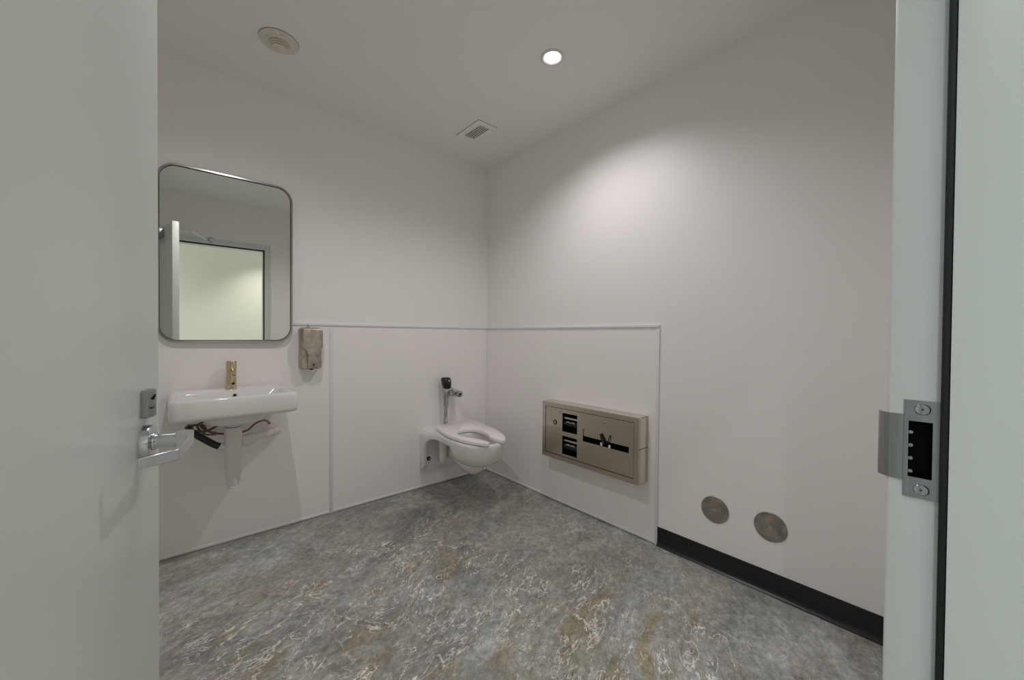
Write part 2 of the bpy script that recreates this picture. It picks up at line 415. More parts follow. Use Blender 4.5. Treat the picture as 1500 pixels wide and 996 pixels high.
# local: x = W - s ; y = -off (visible face y=0), leaf from y=0 to y=.045
dp('leaf', box(BM(), 0.004, W, 0, .045, .012, 2.118, .0012, 2), M['door'])
zc = .998; sx = W - .080
def dlathe(bm, x, z, prof, n=44):   # axis -y
    rings = []
    for off, r_ in prof: rings.append([(x + r_ * math.cos(2 * PI * i / n), -off, z + r_ * math.sin(2 * PI * i / n)) for i in range(n)])
    loft(bm, rings); return bm
hd = dp('handle', dlathe(BM(), sx, zc, [(0, .0272), (.0095, .0272), (.0120, .0255), (.0128, .021), (.0128, .001)]), M['satin'])
bm = BM(); dlathe(bm, sx, zc, [(.0125, .0145), (.015, .0145), (.0165, .0130), (.0172, .0120), (.056, .0120)])
# grip: mitred bar running back over the leaf, then returning towards it
def prism(bm, pts, zlo, zhi, bev=.0):
    loft(bm, [[(x, y, zl) for (x, y), (zl, zh) in zip(pts, zip(zlo, zhi))], [(x, y, zh) for (x, y), (zl, zh) in zip(pts, zip(zlo, zhi))]])
xb = sx + .0118; xe = W - .192
pts = [(xb, -.042), (xb, -.058), (xb - .004, -.0630), (xe + .012, -.0680), (xe + .003, -.0660), (xe - .002, -.060), (xe - .026, -.0310), (xe - .019, -.0275), (xe + .006, -.0550), (xe + .012, -.0600), (sx - .0118, -.055), (sx - .0118, -.042)]
hz = [.0120, .0120, .0118, .0082, .0080, .0080, .0072, .0072, .0080, .0082, .0115, .0118]
prism(bm, pts, [zc - h for h in hz], [zc + h for h in hz])
es = [e for e in bm.edges if e.calc_face_angle(0) > .6 and abs(e.verts[0].co.z - e.verts[1].co.z) < .006 and e.verts[0].co.y < -.045]
lv = dp('lever', bm, M['satin'], hd, angle=30)
md = lv.modifiers.new('edge', 'BEVEL'); md.width = .0014; md.segments = 2; md.limit_method = 'ANGLE'; md.angle_limit = math.radians(40)
# small privacy lock above the lever
bm = BM(); lx0, lx1 = W - .0915, W - .0535; lz0, lz1 = 1.0380, 1.0815
rings = []
N_ = 14
for z, ins in ((lz0, .0015), (lz0 + .0015, 0), (lz1 - .0015, 0), (lz1, .0015)):
    arc = [(lx0 + ins + (lx1 - lx0 - 2 * ins) * k / N_, -(.0095 + .0045 * math.sin(PI * k / N_)) + ins) for k in range(N_ + 1)]
    rings.append([(x, y, z) for x, y in arc] + [(lx1 - ins, 0, z), (lx0 + ins, 0, z)])
loft(bm, rings)
lk = dp('privacy_lock', bm, M['strike'])
bm = BM(); cx, cz = (lx0 + lx1) / 2 - .006, (lz0 + lz1) / 2
yy = -.0142
for (a, b_, c_, d_) in ((.000, .005, .013, .0155), (-.003, .004, .0105, .0135), (-.006, -.001, .008, .011)):
    box(bm, cx + a, cx + b_, yy, yy + .003, cz + c_ - .001, cz + d_ - .001)
for a, h in ((-.009, .0010), (-.001, .0022), (.006, .0014)): box(bm, cx + a - .0006, cx + a + .0006, yy + .0006, yy + .003, cz - .006 - h, cz - .006 + h)
dp('lock_marks', bm, M['cavity'], lk, smooth=False)
dp('latch_plate', box(BM(), W - .0002, W + .0012, .010, .036, zc - .028, zc + .028, .0004, 1), M['satin'])
# closer box on the room side, with its arm to the frame head
cl = dp('door_closer', box(BM(), .30, .60, .0452, .112, 2.030, 2.098, .004, 2), M['dust'])
bm = BM(); tube(bm, [(.43, .080, 2.098), (.43, .080, 2.150)], .010, smooth=False); tube(bm, [(.43, .080, 2.146), (.440, -.18, 2.150)], .006, 8, False)
tube(bm, [(.440, -.18, 2.150), (.090, -.400, 2.155)], .006, 8, False)
dp('closer_arm', bm, M['satin'], cl)
for z in (.25, 1.15, 1.95):
    bm = BM()
    tube(bm, [(-.004, .012 - .018, z - .05), (-.004, .012 - .018, z + .05)], .0001, 6, False)
    bm.free()
# closer shoe on the frame head
bm = BM(); lathe(bm, (-1.835, FY + .001, 2.165), [(0, .026), (.006, .026), (.012, .018), (.016, .008)], 'y', 20)
obj('closer_bracket', bm, M['satin'], fr)

# ------------------------------------------------------------------ mirror
MC = Vector((-1.812, -.034, 1.584)); MW, MH, MR = .303, .460, .085
mi = thing('wall_mirror', (MC.x, MC.y, MC.z), 'rounded rectangular mirror in a slim steel frame above the sink', 'mirror')
mi.rotation_euler = (0, 0, math.radians(-1.0))
def ringf(ins, y, n=12):
    return [(x, y, z) for x, z in rrect(-MW + ins, MW - ins, -MH + ins, MH - ins, MR - ins, n)]
bm = BM(); rings = [ringf(.0, .024), ringf(0, -.0030), ringf(.0016, -.0052), ringf(.0082, -.0055), ringf(.0100, -.0035), ringf(.0104, .006), ringf(.0104, .024)]
rings.append(rings[0]); 
R = [[bm.verts.new(p) for p in rr] for rr in rings[:-1]]; R.append(R[0]); n = len(R[0])
for a, b_ in zip(R, R[1:]):
    for i in range(n): bm.faces.new((a[i], a[(i + 1) % n], b_[(i + 1) % n], b_[i]))
obj('mirror_frame', bm, M['mirrorframe'], mi, local=True, angle=50)
bm = BM(); R = [[bm.verts.new(p) for p in rr] for rr in (ringf(.0104, .004), ringf(.0104, .0018), ringf(.0124, .0018), ringf(.0124, .004))]; R.append(R[0]); n = len(R[0])
for a, b_ in zip(R, R[1:]):
    for i in range(n): bm.faces.new((a[i], a[(i + 1) % n], b_[(i + 1) % n], b_[i]))
obj('mirror_shadow_line', bm, M['gasket'], mi, local=True)  # dark ring put in for the shadow line inside the frame
bm = BM(); loft(bm, [ringf(.0105, .022), ringf(.0105, .0035)]); obj('mirror_glass', bm, M['mirror'], mi, local=True, smooth=False)
bm = BM()
# ------------------------------------------------------------------ sink
SX0, SX1, SY1, SZ = -2.070, -1.557, -.437, .872
sk = thing('wash_basin', ((SX0 + SX1) / 2, 0, .70), 'white rectangular wall-hung basin under the mirror', 'sink')
cx = (SX0 + SX1) / 2
def sr(x0, x1, y0, y1, r, z): return [(x, y, z) for x, y in rrect(x0, x1, y0, y1, r, 7)]
bm = BM()
yb = -.0105
loft(bm, [
    sr(SX0 + .17, SX1 - .17, -.30, -.08, .08, .716),
    sr(SX0 + .13, SX1 - .13, -.33, -.06, .08, .722),
    sr(SX0 + .12, SX1 - .12, -.34, -.05, .06, .7700),
    sr(SX0 + .016, SX1 - .016, SY1 + .016, yb, .035, .7705),
    sr(SX0 + .004, SX1 - .004, SY1 + .004, yb, .034, .776),
    sr(SX0 + .001, SX1 - .001, SY1 + .001, yb, .034, .790),
    sr(SX0, SX1, SY1, yb, .034, .855),
    sr(SX0 + .003, SX1 - .003, SY1 + .003, yb, .033, .866),
    sr(SX0 + .010, SX1 - .010, SY1 + .010, yb - .002, .028, SZ),
    sr(SX0 + .016, SX1 - .016, SY1 + .016, yb - .006, .026, SZ),
    sr(SX0 + .020, SX1 - .020, SY1 + .020, yb - .012, .024, SZ - .003),
    sr(SX0 + .030, SX1 - .030, SY1 + .027, -.125, .030, SZ - .005),
    sr(SX0 + .036, SX1 - .036, SY1 + .032, -.131, .034, SZ - .013),
    sr(SX0 + .075, SX1 - .075, SY1 + .052, -.142, .05, .800),
    sr(SX0 + .100, SX1 - .100, SY1 + .075, -.160, .06, .778),
    sr(cx - .05, cx + .05, -.29, -.20, .04, .768),
    sr(cx - .024, cx + .024, -.264, -.216, .0235, .765)])
obj('basin', bm, M['ceramic'], sk, angle=60)
bm = BM(); lathe(bm, (cx, -.240, .7655), [(0, .023), (.0025, .023), (.0035, .018), (.002, .010), (.0015, .001)]); obj('drain', bm, M['chrome'], sk)
bm = BM(); lathe(bm, (-1.803, -.1330, .840), [(.004, .0110), (-.0035, .0113), (-.0045, .0095), (-.003, .0072), (.002, .0065)], 'y', 24)
ov = obj('overflow_ring', bm, M['chrome'], sk)
bm = BM(); lathe(bm, (-1.803, -.1322, .840), [(-.001, .0062), (-.0034, .0062)], 'y', 20); obj('overflow_hole', bm, M['cavity'], ov)
# ------------------------------------------------------------------ faucet
FX, FYc = -1.812, -.068
fa = thing('sensor_faucet', (FX, FYc, SZ - .004), 'short warm nickel sensor faucet standing on the basin', 'faucet')
bm = BM(); lathe(bm, (FX, FYc, SZ - .004), [(0, .0270), (.004, .0275), (.007, .0268), (.009, .0240)]); obj('base_ring', bm, M['nickel'], fa)
bm = BM(); lathe(bm, (FX, FYc, SZ + .002), [(0, .0232), (.090, .0232), (.090, .0238), (.1445, .0238), (.1475, .0222), (.148, .001)], n=48)
bd = obj('body', bm, M['nickel'], fa)
bm = BM(); tube(bm, [(FX + .004, FYc - .012, SZ + .100), (FX + .006, FYc - .052, SZ + .088)], .0115, 20, False)
so = obj('spout', bm, M['nickel'], fa)
bm = BM(); tube(bm, [(FX + .006, FYc - .0515, SZ + .0882), (FX + .0061, FYc - .0535, SZ + .0876)], .0088, 18, False); obj('aerator', bm, M['chrome'], so)
bm = BM(); box(bm, FX + .002, FX + .016, FYc - .0262, FYc - .018, SZ + .072, SZ + .078, .001, 1); obj('sensor_slot', bm, M['cavity'], fa)
bm = BM(); lathe(bm, (FX + .006, FYc - .0210, SZ + .028), [(.004, .0072), (-.0025, .0072), (-.0030, .0055)], 'y', 20); obj('sensor_eye', bm, M['blackgloss'], fa)

# ------------------------------------------------------------------ waste trap under the sink
tp = thing('basin_plumbing', (-1.820, -.24, .377), 'white covered trap with black hose and brown supply hoses under the basin', 'plumbing')
TX, TY = -1.820, -.235
bm = BM(); lathe(bm, (TX, TY, 0), [(.7148, .0325), (.700, .0330), (.6955, .0330)], n=36); obj('upper_sleeve', bm, M['pvc'], tp)
bm = BM(); lathe(bm, (TX, TY, 0), [(.6960, .0315), (.6920, .0315)], n=36); obj('slip_joint', bm, M['cavity'], tp)
bm = BM(); lathe(bm, (TX, TY, 0), [(.6925, .0320), (.6925, .0375), (.690, .0385), (.50, .0375), (.458, .0368), (.452, .0362), (.450, .0335), (.446, .0325), (.425, .0315), (.402, .0270), (.388, .0225), (.3865, .0240), (.3815, .0240), (.3795, .020), (.378, .001)], n=40)
obj('lower_sleeve', bm, M['pvc'], tp)
bm = BM(); tube(bm, [(TX - .025, TY, .590), (TX - .046, TY, .594), (TX - .056, TY, .600)], .0180, 24, False)
tube(bm, [(TX - .046, TY, .595), (TX - .058, TY, .602)], .0205, 24, False)
obj('hose_elbow', bm, M['pvc'], tp)
bm = BM(); tube(bm, [(TX - .053, TY, .600), (TX - .075, TY, .612), (TX - .105, TY + .005, .636), (TX - .140, TY + .02, .664), (TX - .168, TY + .06, .682), (TX - .17, TY + .12, .692)], .0160, 20)
obj('drain_hose', bm, M['black'], tp)
bm = BM(); tube(bm, [(TX + .025, TY + .01, .607), (TX + .07, TY + .04, .607), (TX + .090, TY + .053, .609)], .030, 28, False)
tube(bm, [(TX + .085, TY + .050, .609), (TX + .225, TY + .190, .600), (TX + .2345, TY + .223, .600)], .0205, 24, False)
tube(bm, [(TX + .195, TY + .162, .602), (TX + .232, TY + .200, .600)], .0245, 24, False)
obj('waste_arm', bm, M['pvc'], tp)
# supply hoses and the sensor cable
hA = tube(BM(), [(-1.800, -.11, .708), (-1.825, -.10, .700), (-1.865, -.12, .690), (-1.93, -.165, .672), (-1.985, -.18, .690), (-2.005, -.17, .704), (-1.97, -.15, .707), (-1.935, -.14, .695), (-1.925, -.11, .670), (-1.93, -.05, .640), (-1.93, -.0065, .640)], .0055, 12)
obj('supply_hose', hA, M['brass'], tp)
hB = tube(BM(), [(-1.860, -.10, .708), (-1.90, -.11, .703), (-1.945, -.15, .697), (-1.900, -.21, .668), (-1.82, -.19, .648), (-1.755, -.18, .652), (-1.71, -.15, .680), (-1.665, -.12, .684), (-1.632, -.07, .655), (-1.625, -.0065, .640)], .0052, 12)
obj('supply_hose', hB, M['brass'], tp)
hC = tube(BM(), [(-1.888, -.09, .708), (-1.925, -.095, .707), (-1.955, -.120, .704), (-1.958, -.145, .690), (-1.930, -.150, .655), (-1.890, -.12, .640), (-1.880, -.06, .630), (-1.880, -.0065, .630)], .0048, 12)
obj('supply_hose', hC, M['brass'], tp)

# ------------------------------------------------------------------ soap dispenser
so = thing('soap_dispenser', (-1.408, -.006, .955), 'worn stainless soap dispenser on the wall right of the mirror', 'soap dispenser')
X0, X1, Z0, Z1 = -1.469, -1.350, .955, 1.213
def sx_(x0, x1, z0, z1, r, y): return [(x, y, z) for x, z in rrect(x0, x1, z0, z1, r, 6)]
bm = BM(); loft(bm, [sx_(X0, X1, Z0, Z1, .016, -.0058), sx_(X0, X1, Z0, Z1, .016, -.046), sx_(X0 + .001, X1 - .001, Z0 + .002, Z1 - .001, .016, -.050)])
obj('housing', bm, M['worn'], so)
bm = BM()
# front cover: full width above, waisted below
def cover(y, ins):
    xa, xb_, za, zb = X0 + .004 + ins, X1 - .001 - ins, Z0 + .006 + ins, Z1 - .008 - ins
    r = .014; out = []
    for k in range(7):
        a = math.radians(90 * k / 6); out.append((xb_ - r + r * math.cos(a), zb - r + r * math.sin(a)))
    for k in range(7):
        a = math.radians(90 + 90 * k / 6); out.append((xa + r + r * math.cos(a), zb - r + r * math.sin(a)))
    zw = 1.095
    for t, dx in ((0, 0), (-.006, .002), (-.015, .008), (-.022, .016), (-.030, .0225), (-.042, .0265), (-.060, .028)): out.append((xa + dx, zw + t))
    out.append((xa + .027, za + .004)); out.append((xa + .030, za))
    out.append((xb_ - .026, za)); out.append((xb_ - .023, za + .004))
    for t, dx in reversed(((0, 0), (-.006, .002), (-.015, .007), (-.022, .013), (-.030, .018), (-.042, .0215), (-.060, .0225))): out.append((xb_ - dx, zw + t))
    return [(x, y, z) for x, z in out]
loft(bm, [cover(-.0495, 0), cover(-.089, 0), cover(-.093, .0015), cover(-.095, .005)])
fc = obj('front_cover', bm, M['worn'], so, angle=30)
bm = BM(); loft(bm, [sx_(X0 + .003, X1 - .003, Z0 + .004, 1.095, .014, -.0498), sx_(X0 + .003, X1 - .003, Z0 + .004, 1.095, .014, -.072), sx_(X0 + .006, X1 - .006, Z0 + .007, 1.090, .014, -.077)])
obj('reservoir', bm, M['worn'], so)
bm = BM(); lathe(bm, (-1.404, -.0945, .985), [(.002, .0045), (-.0012, .0045)], 'y', 18); obj('sight_hole', bm, M['cavity'], fc)
bm = BM(); lathe(bm, (-1.412, -.070, Z0 + .004), [(.006, .013), (-.003, .012), (-.005, .009), (-.007, .008)], n=24); obj('nozzle', bm, M['blackgloss'], so)
bm = BM(); lathe(bm, (-1.424, -.045, Z1 - .002), [(0, .011), (.004, .011), (.006, .0045), (.022, .004), (.024, .002)], n=20)
obj('filler_key', bm, M['nickel'], so)

# ------------------------------------------------------------------ toilet
tl = thing('wall_hung_toilet', (-.44, -.006, .13), 'white wall-hung toilet with open-front seat in the corner', 'toilet')
seat_out = [(-.545, -.100), (-.50, -.094), (-.429, -.0925), (-.340, -.091), (-.262, -.090), (-.232, -.098), (-.222, -.130), (-.232, -.215), (-.250, -.33), (-.262, -.42), (-.280, -.50), (-.305, -.575), (-.335, -.645), (-.372, -.700), (-.405, -.734), (-.428, -.735), (-.436, -.715),
            (-.438, -.66), (-.432, -.61), (-.402, -.545), (-.386, -.47), (-.388, -.405), (-.415, -.360), (-.470, -.343), (-.530, -.360), (-.562, -.410), (-.566, -.470), (-.555, -.53), (-.535, -.600), (-.522, -.660), (-.521, -.705),
            (-.530, -.727), (-.552, -.722), (-.582, -.680), (-.605, -.620), (-.622, -.54), (-.630, -.46), (-.630, -.39), (-.618, -.31), (-.600, -.23), (-.580, -.16), (-.568, -.118)]
def cr(pts, step=3):
    P = [Vector((*p, 0)) for p in pts]; n = len(P); Q = []
    for i in range(n):
        a, b_, c_, d_ = P[i - 1], P[i], P[(i + 1) % n], P[(i + 2) % n]
        for k in range(step):
            t = k / step
            q = .5 * ((2 * b_) + (-a + c_) * t + (2 * a - 5 * b_ + 4 * c_ - d_) * t * t + (-a + 3 * b_ - 3 * c_ + d_) * t ** 3); Q.append((q.x, q.y))
    return Q
def inset(P, d):
    n = len(P); out = []
    A = sum(P[i][0] * P[(i + 1) % n][1] - P[(i + 1) % n][0] * P[i][1] for i in range(n)); s = 1 if A > 0 else -1
    for i in range(n):
        a, b_ = P[i - 1], P[(i + 1) % n]; dx, dy = b_[0] - a[0], b_[1] - a[1]; l = math.hypot(dx, dy) or 1
        out.append((P[i][0] - s * dy / l * d, P[i][1] + s * dx / l * d))
    return out
so_ = cr(seat_out); bm = BM()
ST = .487
loft(bm, [[(x, y, z) for x, y in inset(so_, d)] for z, d in ((ST - .023, .003), (ST - .021, .0005), (ST - .006, 0), (ST - .0025, .0012), (ST, .0045))])
obj('toilet_seat', bm, M['seat'], tl, angle=40)
# bowl: lofted rings round an axis that leans a little
def bowl_ring(z, cx_, cy_, a, bf, bb, n=48, p=2.2):
    out = []
    for i in range(n):
        t = 2 * PI * i / n; c_, s_ = math.cos(t), math.sin(t)
        u = a * math.copysign(abs(c_) ** (2 / p), c_); v = (bb if s_ > 0 else bf) * math.copysign(abs(s_) ** (2 / p), s_)
        # lean the ring axis
        out.append((cx_ + u + v * .09, cy_ + v - u * .09, z))
    return out
bm = BM(); RZ = .458
loft(bm, [
    bowl_ring(.288, -.468, -.48, .030, .04, .04),
    bowl_ring(.290, -.467, -.48, .072, .100, .07),
    bowl_ring(.299, -.465, -.48, .112, .158, .105),
    bowl_ring(.318, -.463, -.48, .140, .195, .135),
    bowl_ring(.345, -.461, -.48, .159, .218, .160),
    bowl_ring(.375, -.459, -.48, .171, .232, .180),
    bowl_ring(.410, -.458, -.48, .1785, .240, .200),
    bowl_ring(.440, -.457, -.48, .181, .243, .21),
    bowl_ring(.453, -.457, -.48, .1805, .242, .21),
    bowl_ring(RZ, -.457, -.48, .175, .237, .205),
    bowl_ring(RZ, -.452, -.47, .135, .212, .12),
    bowl_ring(.448, -.452, -.47, .128, .205, .112),
    bowl_ring(.425, -.452, -.47, .130, .206, .114),
    bowl_ring(.380, -.455, -.47, .115, .18, .11),
    bowl_ring(.320, -.458, -.46, .085, .12, .08),
    bowl_ring(.305, -.460, -.45, .045, .06, .05),
    bowl_ring(.300, -.460, -.45, .010, .01, .01)])
body = obj('bowl', bm, M['ceramic'], tl, angle=80)
# rear deck that carries the seat and runs into the wall plate
yw = -.0058
def deck(z, ins, drop=0.):
    L_ = [(-.580, yw), (-.582, -.06), (-.598, -.12), (-.612, -.20), (-.624, -.28), (-.633, -.36), (-.6355, -.43), (-.634, -.50), (-.58, -.42), (-.52, -.362), (-.45, -.350), (-.36, -.362), (-.30, -.42), (-.262, -.50), (-.262, -.43), (-.258, -.36), (-.250, -.26), (-.256, -.18), (-.268, -.10), (-.282, yw)]
    c0 = -.445
    return [(c0 + (x - c0) * (1 - ins), y, z) for x, y in L_]
bm = BM()
loft(bm, [deck(.404, .10), deck(.408, .04), deck(.418, .010), deck(.430, 0), deck(.444, .0), deck(.453, .012), deck(RZ - .0005, .05)])
obj('deck', bm, M['ceramic'], tl, angle=70)
# wall plate, and its rim on either side that arches forward into the deck
bm = BM()
def plate_out(y, ins):
    return [(x, y, z) for x, z in rrect(-.6385 + ins, -.2235 - ins, .130 + ins, RZ - .012 - ins, .055, 8)]
loft(bm, [plate_out(yw, 0), plate_out(-.022, 0), plate_out(-.027, .002), plate_out(-.029, .007)])
# side walls: an upside-down U that is tall at the wall and rises in an arch to become the deck
stations = [(yw, .150), (-.030, .152), (-.044, .160), (-.053, .185), (-.058, .24), (-.060, .295), (-.064, .322), (-.072, .345), (-.086, .367), (-.105, .384), (-.135, .399), (-.184, .409), (-.24, .412), (-.30, .413), (-.335, .413)]
def xl(y):
    K = [(0, -.640), (-.06, -.638), (-.12, -.627), (-.20, -.618), (-.28, -.624), (-.34, -.628)]
    for (a, p), (b_, q) in zip(K, K[1:]):
        if y >= b_: return p + (q - p) * (a - y) / (a - b_)
    return K[-1][1]
rings = []
for y, zl in stations:
    x0, x1, zt = xl(y), -.222 - (xl(y) + .640), RZ - .0012
    r_o = .058 - .028 * min(1, max(0, (-y - .03) / .25)); w_ = .026; ring = []
    def arch(x0, x1, zt, zl, r, n=7):
        pts = [(x0, zl), (x0, zl + (zt - r - zl) * .5)]
        pts = [(x0, min(zl, zt - r)), (x0, (min(zl, zt - r) + zt - r) / 2)]
        for k in range(n + 1):
            a = PI - PI / 2 * k / n; pts.append((x0 + r + r * math.cos(a), max(zl, zt - r + r * math.sin(a)) if False else zt - r + r * math.sin(a)))
        for k in range(n + 1):
            a = PI / 2 - PI / 2 * k / n; pts.append((x1 - r + r * math.cos(a), zt - r + r * math.sin(a)))
        pts += [(x1, (min(zl, zt - r) + zt - r) / 2), (x1, min(zl, zt - r))]
        return pts
    r_o = min(r_o, zt - zl - .012)
    out_ = arch(x0, x1, zt, zl, r_o)
    zi = max(.411, zl + .002); r_i = min(.032, zi - zl - .0005)
    in_ = arch(x0 + w_, x1 - w_, zi, zl, max(.0015, r_i))
    lip_l = (x0 + w_ / 2, zl - .006); lip_r = (x1 - w_ / 2, zl - .006)
    ring = [(a, y, b_) for a, b_ in out_ + [lip_r] + list(reversed(in_)) + [lip_l]]
    rings.append(ring)
loft(bm, rings)
obj('wall_plate', bm, M['ceramic'], tl, angle=70)
# trapway behind and under the bowl
bm = BM()
tube(bm, [(-.468, -.540, .318), (-.468, -.515, .280), (-.466, -.465, .256), (-.460, -.40, .252), (-.452, -.32, .262), (-.445, -.20, .280), (-.440, -.10, .262), (-.440, -.012, .255)], lambda t: .046 + .014 * math.sin(PI * min(1, t * 1.4)), 24)
obj('trapway', bm, M['ceramic'], tl, angle=70)
bm = BM()
tube(bm, [(-.525, -.150, .415), (-.522, -.152, .30), (-.518, -.150, .245), (-.500, -.120, .215)], .030, 20); obj('siphon_leg', bm, M['ceramic'], tl, angle=70)
bm = BM(); lathe(bm, (-.575, -.0285, .222), [(0, .0165), (-.004, .0165), (-.006, .013)], 'y', 24)
bo = obj('mounting_bolt', bm, M['blackgloss'], tl)
bm = BM(); lathe(bm, (-.575, -.0342, .222), [(0, .008), (-.009, .007), (-.010, .003)], 'y', 16); obj('bolt_end', bm, M['worn'], bo)

# ------------------------------------------------------------------ flush valve
VX, VY = -.452, -.072
fv = thing('flush_valve', (VX, VY, .457), 'chrome sensor flush valve with black cap behind the toilet', 'flush valve')
bm = BM(); lathe(bm, (VX, VY, .4575), [(0, .031), (.004, .032), (.012, .030), (.018, .021), (.024, .0185), (.026, .0145), (.165, .0145)]); obj('flush_tube', bm, M['chrome'], fv)
bm = BM(); lathe(bm, (VX, VY, .618), [(0, .017), (.002, .0215), (.022, .0215), (.024, .019), (.034, .0205), (.036, .0205), (.050, .0225), (.070, .0265), (.112, .0265), (.114, .029), (.132, .029), (.136, .027), (.150, .027)]); obj('valve_body', bm, M['chrome'], fv)
bm = BM()
def cap(z, w, y0, y1): return [(x, y, z) for x, y in rrect(VX - w, VX + w, y0, y1, min(w, .022), 6)]
loft(bm, [cap(.758, .027, VY - .040, VY + .006), cap(.762, .030, VY - .042, VY + .012), cap(.790, .0330, VY - .042, VY + .026), cap(.822, .0345, VY - .036, VY + .033), cap(.836, .0330, VY - .028, VY + .032), cap(.842, .027, VY - .018, VY + .028)])
sc = obj('sensor_cap', bm, M['blackgloss'], fv, angle=50)
bm = BM(); lathe(bm, (VX + .006, VY - .0345, .818), [(.006, .009), (-.004, .0085), (-.005, .005)], 'y', 18); obj('override_button', bm, M['chrome'], sc)
bm = BM(); tube(bm, [(VX + .02, VY, .712), (VX + .062, VY, .712)], .0145, 20, False)
tube(bm, [(VX + .030, VY, .712), (VX + .046, VY, .712)], .020, 8, False)
obj('tailpiece', bm, M['chrome'], fv)
SXV = VX + .088
bm = BM(); lathe(bm, (SXV, VY, .7115), [(.045, .022), (.018, .022), (.016, .027), (-.022, .029), (-.026, .024), (-.048, .023), (-.052, .027), (-.062, .0275), (-.068, .024), (-.071, .012)], 'y', 28)
tube(bm, [(SXV - .030, VY, .712), (SXV, VY, .712)], .0235, 20, False)
lathe(bm, (SXV, VY, .722), [(0, .024), (.014, .020), (.020, .012)], 'z', 20)
cs = obj('control_stop', bm, M['chrome'], fv)
bm = BM(); lathe(bm, (SXV, VY - .0712, .7115), [(.001, .009), (-.0006, .009)], 'y', 16); obj('stop_slot', bm, M['cavity'], cs)
bm = BM(); lathe(bm, (SXV, -.0097, .7115), [(0, .034), (-.004, .033), (-.010, .022), (-.020, .021)], 'y', 28); obj('wall_flange', bm, M['chrome'], fv)

# ------------------------------------------------------------------ steel dispenser cabinet
CY0, CY1, CZ0, CZ1, CD = -1.530, -.785, .340, .718, -.104
ca = thing('tissue_cabinet', (-.0095, (CY0 + CY1) / 2, CZ0), 'wide stainless toilet paper and seat cover cabinet low on the right wall', 'dispenser')
bm = BM()
holes_plate(bm, CY0, CY1, CZ0, CZ1, [(-1.500, -.814, .370, .690)], lambda u, v, w: (w, u, v), CD + .022, CD)
obj('face_frame', bm, M['steel'], ca, smooth=False)
bm = BM(); t = .002
for b_ in ((CD + .022, -.0066, CY0, CY0 + t, CZ0, CZ1), (CD + .022, -.0066, CY1 - t, CY1, CZ0, CZ1), (CD + .022, -.0066, CY0, CY1, CZ1 - t, CZ1), (CD + .022, -.0066, CY0, CY1, CZ0, CZ0 + t), (-.0085, -.0066, CY0, CY1, CZ0, CZ1)): box(bm, *b_)
cs_ = obj('casing', bm, M['steelside'], ca, smooth=False)
bm = BM(); box(bm, CD + .004, -.010, CY0 - .0006, CY0 + .0005, .5395, .5425); box(bm, -.024, -.0225, CY0 - .0006, CY0 + .0005, CZ0 + .004, CZ1 - .004); obj('casing_seam', bm, M['cavity'], cs_, smooth=False)
bm = BM()
FD = CD + .0022
hl = [(-1.092, -.967, .539, .661), (-1.092, -.967, .389, .509), (-1.467, -1.139, .508, .587)]
holes_plate(bm, -1.497, -.817, .3735, .6865, hl, lambda u, v, w: (w, u, v), FD + .003, FD)
dr = obj('cabinet_door', bm, M['steel'], ca, smooth=False)
# inside: liner, rolls, baffle
obj('liner', box(BM(), CD + .050, CD + .052, -1.50, -.815, .37, .69), M['cavity'], ca, smooth=False)
for zc_ in (.600, .450):
    bm = BM(); ax_y0, ax_y1 = -1.088, -.971
    lathe(bm, (CD + .034, ax_y0, zc_ - .012), [(0, .004), (.0, .024), (.117, .024), (.117, .004)], 'y', 28)
    rl = obj('roll_spindle', bm, M['blackgloss'], ca)
    bm = BM(); box(bm, CD + .012, CD + .020, -1.088, -.971, zc_ + .022, zc_ + .034, .002, 2); obj('roll_bar', bm, M['steelside'], rl)
    bm = BM()
    for dy in (-.020, .020):
        rings = []
        for k in range(7):
            a = PI * k / 6
            rings.append((CD + .009, -1.030 + dy + .014 * math.cos(a), zc_ + .006 * math.sin(a)))
        tube(bm, rings, .0018, 8)
    obj('roll_glint', bm, M['paper'], rl)  # pale arcs modelled in place of highlights on the roll edges
obj('slot_baffle', box(BM(), FD + .006, FD + .008, -1.480, -1.130, .541, .600, .0), M['steel'], ca, smooth=False)
bm = BM()
tube(bm, [(FD + .002, -1.275, .580), (FD - .004, -1.285, .556), (FD - .006, -1.305, .524)], .0085, 12)
tube(bm, [(FD + .002, -1.340, .584), (FD - .004, -1.334, .560), (FD - .006, -1.322, .530)], .0030, 8)
ct = obj('cover_tongue', bm, M['blackgloss'], ca)
for y_, z_ in ((-1.283, .520), (-1.340, .517)): obj('paper_tip', box(BM(), FD - .008, FD - .002, y_ - .007, y_ + .007, z_ - .009, z_ + .011, .003, 2), M['paper'], ct)
for y, z in ((-.949, .6655), (-1.302, .658)):
    bm = BM(); lathe(bm, (FD, y, z), [(.0, .009), (-.004, .009), (-.006, .0065)], 'x', 24)
    k_ = obj('door_lock', bm, M['chrome'], ca)
    bm = BM(); box(bm, FD - .0066, FD - .0055, y - .001, y + .001, z - .005, z + .001); obj('keyhole', bm, M['cavity'], k_)
bm = BM(); lathe(bm, (FD, -.902, .588), [(.0, .0165), (-.0012, .0165), (-.0014, .0150)], 'x', 28); vw = obj('level_window', bm, M['blackgloss'], ca)
bm = BM(); box(bm, FD - .0020, FD - .0010, -.906, -.898, .578, .598, .0003, 1); obj('level_mark', bm, M['steelside'], vw)

